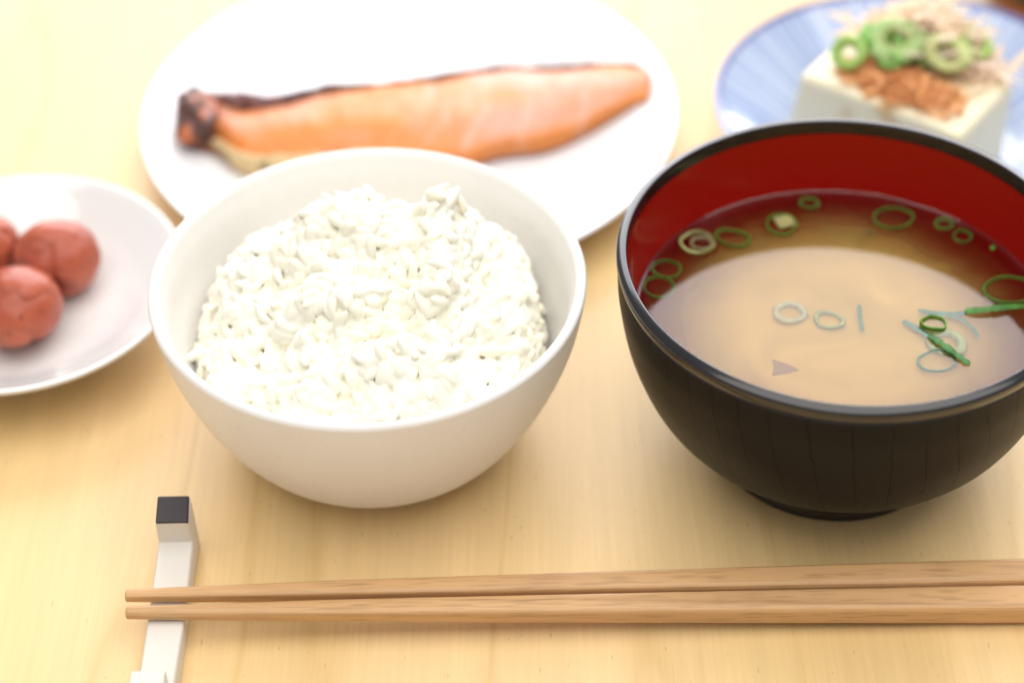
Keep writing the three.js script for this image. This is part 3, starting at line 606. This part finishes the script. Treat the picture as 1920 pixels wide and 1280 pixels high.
  S(0.1235, -0.1195, Y + 0.0042, 0.0098, 0.00608, 0.00340, 0.85, 0, [[0.20, 0.42, 0.09], [0.46, 0.6, 0.26], [0.40, 0.56, 0.22]], 'biggest round scallion slice in the middle of the tofu topping', G, [0.55, 0.1], [0.5, [0, 0], C3, 0.0014]);
  S(0.1300, -0.1230, Y + 0.003, 0.0072, 0.00446, 0.00340, 0.8, 0.9, C2, 'green scallion slice behind the biggest one on the tofu', G, [0.3, 0.3]);
  S(0.1212, -0.1135, Y + 0.0005, 0.0044, 0.00273, 0.00272, 0.7, -0.6, C2, 'dark green scallion slice low in front of the biggest one', G, [0.9, 0.1]);
  S(0.1390, -0.1130, Y + 0.0032, 0.0078, 0.00484, 0.00208, 0.8, -0.35, C3, 'pale round scallion disc tilted towards the viewer on the tofu', G, [0.72, -0.28], [0.28, [0, 0], [WHITE, PALE, WHITE], 0.0007]);
  S(0.1345, -0.1150, Y + 0.0002, 0.0042, 0.00260, 0.00272, 0.8, 0.2, C2, 'green scallion slice tucked under the pale disc', G, [0.5, 0.4]);
  S(0.1425, -0.1235, Y + 0.0028, 0.0066, 0.00409, 0.00320, 0.75, 0.7, C2, 'green scallion ring behind the pale disc on the tofu', G, [0.35, 0.0]);
  S(0.1490, -0.1195, Y + 0.0012, 0.0066, 0.00409, 0.00340, 0.8, 0.1, C1, 'rightmost open green scallion ring on the tofu', G, [0.5, -0.35]);
}

// ---------------------------------------------------------------- chopstick rest and chopsticks
{
  const t = thing('chopstick_rest', [-0.0920, 0, 0.0790], 'white ceramic chopstick rest with a black painted end, under the chopstick tips', 'chopstick rest');
  const rand = rng(91);
  const clay = phys({ color: lin(0.74, 0.70, 0.63), roughness: 0.55, specularIntensity: 0.45, bumpMap: dataTexture(256, 256, (u, v) => { const c = 128 + 90 * fbm(u * 26, v * 26, 1, 4); return [c, c, c]; }, false), bumpScale: 0.0004 });
  const black = phys({ color: lin(0.030, 0.022, 0.026), roughness: 0.45 });
  // side outline (z along, y up), extruded across x
  const sh = new THREE.Shape();
  const L = 0.0345;
  const O = [[-L, 0.0], [-L + 0.0004, 0.0183], [-L + 0.0090, 0.0172], [-L + 0.0082, 0.0090], [-L + 0.0098, 0.0079], [0, 0.0074], [L - 0.0098, 0.0079], [L - 0.0082, 0.0090], [L - 0.0090, 0.0172], [L - 0.0004, 0.0183], [L, 0.0]];
  O.forEach(([z, y], i) => (i ? sh.lineTo(z, y) : sh.moveTo(z, y)));
  sh.closePath();
  const W = 0.0089, bv = 0.0008;
  const g = new THREE.ExtrudeGeometry(sh, { depth: W - 2 * bv, steps: 8, bevelEnabled: true, bevelSize: bv, bevelThickness: bv, bevelOffset: -bv, bevelSegments: 3 });
  g.translate(0, 0, -(W - 2 * bv) / 2); g.rotateY(-Math.PI / 2);      // shape x -> z
  const p = g.attributes.position;
  for (let i = 0; i < p.count; i++) { const z = p.getZ(i), y = p.getY(i), w = 1 + 0.10 * (1 - clamp(y / 0.016, 0, 1)) + 0.03 * noise(z * 60, 1); p.setX(i, p.getX(i) * w + 0.0004 * noise(z * 45, 7)); }
  g.computeVertexNormals();
  part('rest_body', toCreasedNormals(g, 0.6), clay, t);
  for (const s of [-1, 1]) {
    const cap = new RoundedBoxGeometry(0.0087, 0.0012, 0.0088, 3, 0.0005), cp = cap.attributes.position;
    for (let i = 0; i < cp.count; i++) { const x = cp.getX(i), z = cp.getZ(i); cp.setXYZ(i, x * (1 - 0.012 * s * z / 0.004) + 0.0002 * noise(z * 400, 3), cp.getY(i) - 0.0003 * (x / 0.004) ** 2, z + 0.0002 * noise(x * 600, 9)); }
    cap.computeVertexNormals();
    const m = part('end_cap', cap, s < 0 ? black : clay, t);
    m.position.set(0, 0.0161, s * (L - 0.0046)); m.position.y = 0.0181; m.rotation.x = -s * 0.13;
    if (s < 0) mark(m, 'black painted end');
  }
  // worn bars of wood
  const woodMap = (seed) => dataTexture(2048, 256, (u, v) => {
    const x = u * 0.24, y = v * 0.032, w = 0.0007 * noise(x * 16, y * 30, seed) + 0.00015 * noise(x * 90, y * 120, seed + 3);
    const band = fbm((y + w + 0.02 * x) * 520, x * 9, seed, 3), pore = Math.pow(Math.max(0, fbm((y + w) * 2600, x * 130, seed + 5, 2) - 0.02), 1.1), fleck = Math.pow(Math.max(0, 1 - 6 * Math.abs(noise((y + w * 1.6 + 0.035 * x) * 190, x * 5, seed + 8))), 2);
    const cool = 0.06 * noise(x * 14, seed);
    const k = 1 + 0.05 * band - 0.27 * pore - 0.09 * fleck + 0.6 * cool;
    return [204 * k, 161 * (k - 0.02 * fleck), 112 * (k - 0.04 * fleck - 0.03 * pore)];
  });
  const stick = (a, b, seed, label) => {
    const A = new THREE.Vector3(...a), B = new THREE.Vector3(...b), len = A.distanceTo(B);
    const g2 = gridGeo(90, 32, (u, v) => {
      const uu = u < 0.03 ? u * 0.1 : u > 0.97 ? 1 - (1 - u) * 0.1 : (u - 0.03) / 0.94 * 0.994 + 0.003;
      const half = lerp(0.00155, 0.0040, Math.pow(smooth(uu, -0.55, 0.95), 1.15) * 1.02 - 0.02 > 0 ? 1.12 * clamp(Math.pow(uu, 0.75), 0, 1) : 0), e = 0.46 + 0.38 * (1 - smooth(uu, 0.0, 0.25));
      const cap = Math.min(1, Math.sqrt(Math.max(0, Math.min(uu, 1 - uu)) / 0.002) * 0.6 + 0.4) * (u === 0 || u === 1 ? 0 : 1);
      const an = v * 2 * Math.PI + Math.PI / 4, ca = Math.cos(an), sa = Math.sin(an);
      const y = Math.sign(sa) * Math.pow(Math.abs(sa), e), z = Math.sign(ca) * Math.pow(Math.abs(ca), e), j = 1 + 0.012 * noise(uu * 60, v * 4, seed);
      return [uu * len, y * half * cap * j, z * half * cap * j];
    }, true);
    const m = part('chopstick', g2, phys({ map: woodMap(seed), roughness: 0.36, specularIntensity: 0.7, bumpMap: null }), scene);
    m.position.copy(A);
    m.quaternion.setFromUnitVectors(new THREE.Vector3(1, 0, 0), B.clone().sub(A).normalize());
    m.rotateX(0.12);
    mark(m, label, 'chopstick', 'pair of wooden chopsticks');
  };
  stick([-0.1022, 0.0100, 0.0785], [0.1500, 0.0045, 0.0767], 4, 'brown wooden chopstick nearer the viewer of the pair');
  stick([-0.1031, 0.0100, 0.0726], [0.1500, 0.0045, 0.0670], 19, 'brown wooden chopstick on the bowls side of the pair');
}

// ---------------------------------------------------------------- dark glossy pot at the far right corner
{
  const t = thing('dark_pot', [0.202, 0, -0.218], 'dark brown glossy pot beyond the blue dish in the far right corner', 'pot');
  const dark = phys({ color: lin(0.022, 0.012, 0.010), roughness: 0.2, clearcoat: 0.6, clearcoatRoughness: 0.08 });
  part('pot_body', lathe(spline([[0, 0.001], [0.020, 0.001], [0.0235, 0.0025], [0.0285, 0.010], [0.0315, 0.022], [0.0300, 0.036], [0.0240, 0.048], [0.0165, 0.055], [0.0150, 0.060], [0.0160, 0.063], [0.0140, 0.0635], [0.0128, 0.058], [0, 0.056]], 80), 96), dark, t);
  const lid = part('lid', lathe(spline([[0.0142, 0.0635], [0.0138, 0.067], [0.009, 0.071], [0.0035, 0.0725], [0.0032, 0.076], [0.0045, 0.079], [0.0025, 0.0815], [0, 0.082]], 40), 64), dark, t);
  const band = part('lower_band', lathe(spline([[0.0287, 0.0100], [0.0301, 0.0128], [0.0312, 0.0160]], 10), 96), phys({ color: lin(0.32, 0.09, 0.02), roughness: 0.35 }), t);
  band.scale.set(1.004, 1, 1.004);
}

renderer.render(scene, camera);
